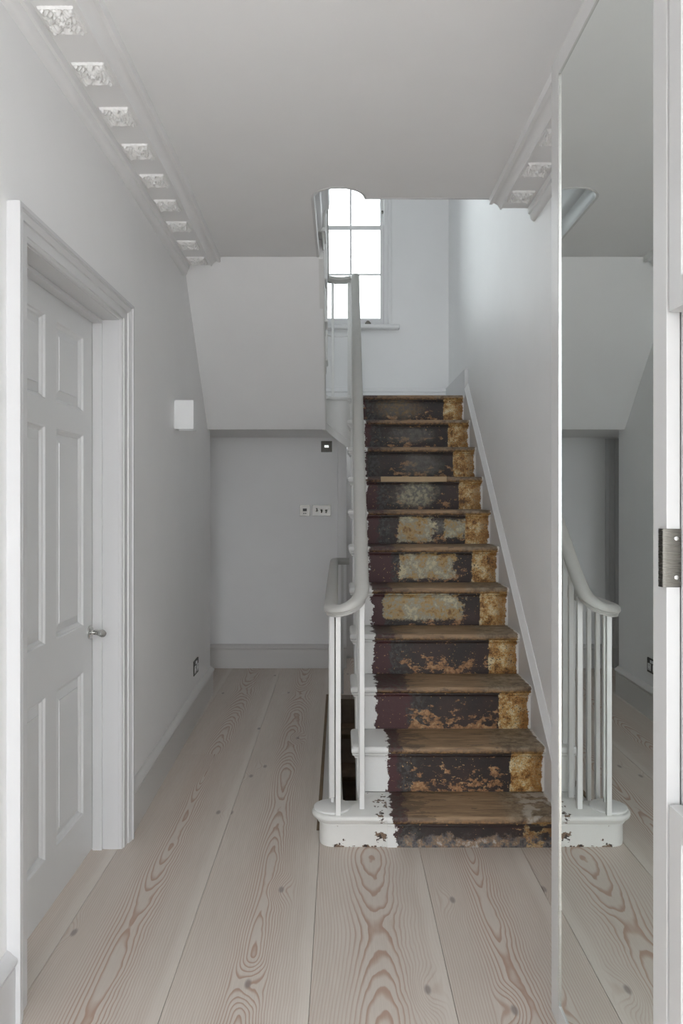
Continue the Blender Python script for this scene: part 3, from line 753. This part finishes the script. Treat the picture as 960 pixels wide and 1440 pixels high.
# outer frame and inner bead
for x0, x1 in ((WX0, WX0+0.045), (WX1-0.045, WX1)):
    box('window_frame', x0, x1, 6.24, 6.40, WZ0, WZ1, WM, win, bevel=0.002)
box('window_frame', WX0, WX1, 6.24, 6.40, WZ1-0.05, WZ1, WM, win)
for x0, x1 in ((WX0-0.012, WX0+0.012), (WX1-0.012, WX1+0.012)):
    box('window_bead', x0, x1, 6.188, 6.25, WZ0, WZ1, WM, win, bevel=0.004)
box('window_sill', WX0-0.07, WX1+0.075, 6.13, 6.42, WZ0-0.035, WZ0, WM, win, bevel=0.012, seg=3)
gx0, gx1 = WX0+0.045, WX1-0.045
def sash(y, z0, z1, bot, top, bars):
    s0, s1 = gx0+0.028, gx1-0.028
    box('sash_stile', gx0, s0, y, y+0.04, z0, z1, WM, win, bevel=0.002); box('sash_stile', s1, gx1, y, y+0.04, z0, z1, WM, win, bevel=0.002)
    box('sash_rail', s0, s1, y, y+0.04, z0, z0+bot, WM, win, bevel=0.002); box('sash_rail', s0, s1, y, y+0.04, z1-top, z1, WM, win, bevel=0.002)
    za, zb = z0+bot, z1-top
    xsb = [s0+(s1-s0)*k/3 for k in (1, 2)]
    for x in xsb: box('glazing_bar', x-0.008, x+0.008, y+0.004, y+0.036, za, zb, WM, win, bevel=0.003)
    for z in bars: box('glazing_bar', s0, s1, y+0.006, y+0.034, z-0.008, z+0.008, WM, win, bevel=0.003)
    zz = [za]+list(bars)+[zb]; xx = [s0]+xsb+[s1]
    for i in range(3):
        for j in range(len(zz)-1):
            box('window_pane', xx[i]+0.002, xx[i+1]-0.002, y+0.018, y+0.022, zz[j]+0.002, zz[j+1]-0.002, M['glass'], win)
sash(6.27, WZ0+0.005, 3.52, 0.070, 0.035, (3.128,))
sash(6.325, 3.487, WZ1-0.05, 0.035, 0.05, (3.90,))
bm = bmesh.new(); add_prism(bm, [(0.200, 2.722), (0.247, 2.722), (0.247, 2.735), (0.240, 2.74), (0.233, 2.750), (0.222, 2.753), (0.212, 2.750), (0.206, 2.74), (0.200, 2.735)], 'y', 6.250, 6.272)
obj('sash_lift', bm, M['steel'], win, bevel=0.003)['label'] = 'small brass sash lift'
lathe('sash_stop', (gx1-0.012, 6.27, 3.62), (0, -1, 0), [(0.010, 0), (0.010, 0.006), (0.005, 0.008), (0.005, 0.018), (0.009, 0.020), (0.009, 0.028)], M['steel'], win, 12)
# ------------------------------------------------------------------ mirrored joinery on the right
XM = 0.503
md = thing('mirror_door', (XM, 1.53, 0.108), 'tall mirrored cupboard door with grey frame and steel edge pull', 'mirror')
YA, YB, ZA, ZE, FR, TH = 1.206, 1.863, 0.108, 2.355, 0.049, 0.021
box('stile', XM, XM+TH, YB-0.058, YB, ZA, ZE, M['joinery'], md, bevel=0.001)
box('stile', XM, XM+TH, YA, YA+0.052, ZA, ZE, M['joinery'], md, bevel=0.001)
box('rail', XM, XM+TH, YA+0.052, YB-0.058, ZE-FR, ZE, M['joinery'], md, bevel=0.0008)
box('rail', XM, XM+TH, YA+0.052, YB-0.058, ZA, ZA+FR, M['joinery'], md, bevel=0.0008)
box('mirror_pane', XM+0.0035, XM+0.010, YA+0.052, YB-0.058, ZA+FR, ZE-FR, M['mirror'], md)
box('mirror_bead', XM+0.0005, XM+0.0036, YB-0.0625, YB-0.058, ZA+FR, ZE-FR, M['chrome'], md)
# wrap-round pull: plate on the leaf edge, curled lip on the face
zc0, zc1 = 1.235-0.0455, 1.235+0.0445
pp = [(XM+0.0215, YA-0.0005), (XM+0.0215, YA-0.0022), (XM-0.001, YA-0.0022), (XM-0.006, YA-0.0005), (XM-0.0085, YA+0.004), (XM-0.0085, YA+0.010), (XM-0.006, YA+0.014), (XM-0.0045, YA+0.013), (XM-0.0065, YA+0.010), (XM-0.0065, YA+0.005), (XM-0.004, YA+0.001), (XM, YA-0.0005)]
bm = bmesh.new(); add_prism(bm, pp, 'z', zc0, zc1)
pl = obj('edge_pull', bm, M['steel'], md, smooth=True); pl['label'] = 'brushed steel edge pull'
for z in (1.2505+0.014, 1.2055-0.001):
    lathe('screw', (XM+0.0145, YA-0.0022, z), (0, -1, 0), [(0.0034, 0), (0.0034, 0.0006), (0.0026, 0.0010), (0.0012, 0.0010), (0.0010, 0.0004)], M['chrome'], pl, 14)
cb = thing('tall_cupboard', (0.68, 1.5, 0), 'tall grey built-in cupboard carcass behind the mirrored door', 'cupboard')
box('side_panel', XM+0.024, 0.86, YB-0.022, YB-0.002, 0.0, 2.33, M['joinery'], cb)
box('side_panel', XM+0.024, 0.86, YA+0.002, YA+0.020, 0.0, 2.33, M['joinery'], cb)
box('top_panel', XM+0.024, 0.86, YA+0.02, YB-0.022, 2.31, 2.33, M['joinery'], cb)
box('plinth', XM+0.07, 0.86, YA+0.02, YB-0.022, 0.0, 0.105, M['joinery'], cb)
def cupboard(name, z0, z1, label, gz0, gz1):
    t = thing(name, (0.68, 0.9, z0), label, 'cupboard'); y0, y1 = 0.55, 1.197
    box('carcass', XM+0.022, 0.86, y0, y1-0.002, z0+0.001, z1-0.001, M['joinery'], t, bevel=0.001)
    d = thing('door', (XM, y1, z0)); d.parent = t; d.location = Vector((XM, y1, z0))-wpos(t)
    box('stile', XM, XM+0.020, y1-0.042, y1, z0, z1, M['joinery'], d, bevel=0.001)
    box('stile', XM, XM+0.020, y0, y0+0.042, z0, z1, M['joinery'], d, bevel=0.001)
    box('rail', XM, XM+0.020, y0+0.042, y1-0.042, z0, gz0, M['joinery'], d, bevel=0.001)
    box('rail', XM, XM+0.020, y0+0.042, y1-0.042, gz1, z1, M['joinery'], d, bevel=0.001)
    box('mirror_pane', XM+0.004, XM+0.010, y0+0.042, y1-0.042, gz0, gz1, M['mirror'], d)
    return t
cupboard('wall_cupboard', 1.611, 2.355, 'upper mirrored wall cupboard at the right edge, above the niche', 1.657, 2.306)
cupboard('base_cupboard', 0.108, 0.858, 'lower mirrored base cupboard at the right edge, below the niche', 0.157, 0.815)
nb_ = thing('niche_panel', (0.7, 0.9, 0.86), 'plain white niche lining between the upper and lower cupboards', 'panel')
box('back_panel', 0.78, 0.86, 0.55, 1.196, 0.86, 1.609, M['joinery'], nb_)
box('side_panel', XM+0.0245, 0.78, 1.186, 1.196, 0.862, 1.607, M['trim'], nb_)

# ------------------------------------------------------------------ small fittings
yl = 4.05; xw_ = XW(yl)
wlamp = thing('wall_light', (xw_, yl, 1.687), 'plain white rectangular box wall light on the left wall', 'lamp')
bm = bmesh.new()
add_box(bm, xw_+0.004, -0.757, yl-0.005, yl+0.001, 1.687, 1.838); obj('front_plate', bm, M['lamp'], wlamp, bevel=0.001)
box('side_plate', -0.763, -0.757, yl+0.001, yl+0.100, 1.687, 1.838, M['lamp'], wlamp)
box('back_plate', xw_-0.004, xw_+0.006, yl+0.001, yl+0.10, 1.692, 1.833, M['lamp'], wlamp)
box('end_plate', xw_+0.006, -0.763, yl+0.095, yl+0.10, 1.687, 1.838, M['lamp'], wlamp)

def plate(name, c, wx, h, label, cat, left=False, mat='plate'):
    """metal face plate on the back wall (faces -y) or on the left wall (faces +x)"""
    t = thing(name, c, label, cat)
    if left:
        box('face_plate', c[0]-0.002, c[0]+0.006, c[1]-wx/2, c[1]+wx/2, c[2]-h/2, c[2]+h/2, M[mat], t, bevel=0.0015)
    else:
        box('face_plate', c[0]-wx/2, c[0]+wx/2, c[1]-0.006, c[1]+0.002, c[2]-h/2, c[2]+h/2, M[mat], t, bevel=0.0015)
    return t
ys = 4.72; xs_ = XW(ys)
t = plate('power_socket', (xs_, ys, 0.315), 0.146, 0.088, 'steel double power socket low on the left wall above the skirting', 'socket', True, 'plate_dark')
for dy in (-0.036, 0.036):
    box('socket_insert', xs_+0.005, xs_+0.0075, ys+dy-0.022, ys+dy+0.022, 0.315-0.030, 0.315+0.012, M['lamp'], t, bevel=0.001)
    for q, z in ((-0.010, 0.290), (0.010, 0.290), (0.0, 0.315)):
        box('pin_hole', xs_+0.007, xs_+0.0079, ys+dy+q-0.003, ys+dy+q+0.003, z-0.002, z+0.005, M['dark'], t)
    box('rocker', xs_+0.005, xs_+0.009, ys+dy*0.35-0.007, ys+dy*0.35+0.007, 0.333, 0.350, M['lamp'], t, bevel=0.001)
YBk = 6.15
t = plate('isolator_switch', (-0.106, YBk, 1.739), 0.086, 0.086, 'small square steel isolator switch high on the recess wall', 'switch', False, 'plate_dark')
box('rocker', -0.106-0.020, -0.106+0.020, YBk-0.014, YBk-0.005, 1.728, 1.752, M['chrome'], t, bevel=0.004)
for z in (1.772, 1.706): lathe('screw', (-0.106, YBk-0.006, z), (0, -1, 0), [(0.004, 0), (0.003, 0.001)], M['dark'], t, 10)
t = plate('thermostat', (-0.277, YBk, 1.236), 0.080, 0.086, 'small square steel control with a dark display left of the toggle switches', 'thermostat')
box('display', -0.277-0.016, -0.277+0.016, YBk-0.008, YBk-0.005, 1.230, 1.252, M['dark'], t)
box('button', -0.277-0.012, -0.277-0.002, YBk-0.009, YBk-0.005, 1.210, 1.217, M['dark'], t); box('button', -0.277+0.002, -0.277+0.012, YBk-0.009, YBk-0.005, 1.210, 1.217, M['dark'], t)
t = plate('light_switch', (-0.146, YBk, 1.236), 0.146, 0.086, 'steel plate of three toggle switches on the recess wall', 'switch')
for dx, s in ((-0.037, 1), (0.0, -1), (0.037, -1)):
    lathe('toggle', (-0.146+dx, YBk-0.006, 1.236), (0, -1, 0.75*s), [(0.010, -0.004), (0.010, 0.002), (0.005, 0.004), (0.006, 0.014), (0.0075, 0.022), (0.005, 0.025)], M['chrome'], t, 14)
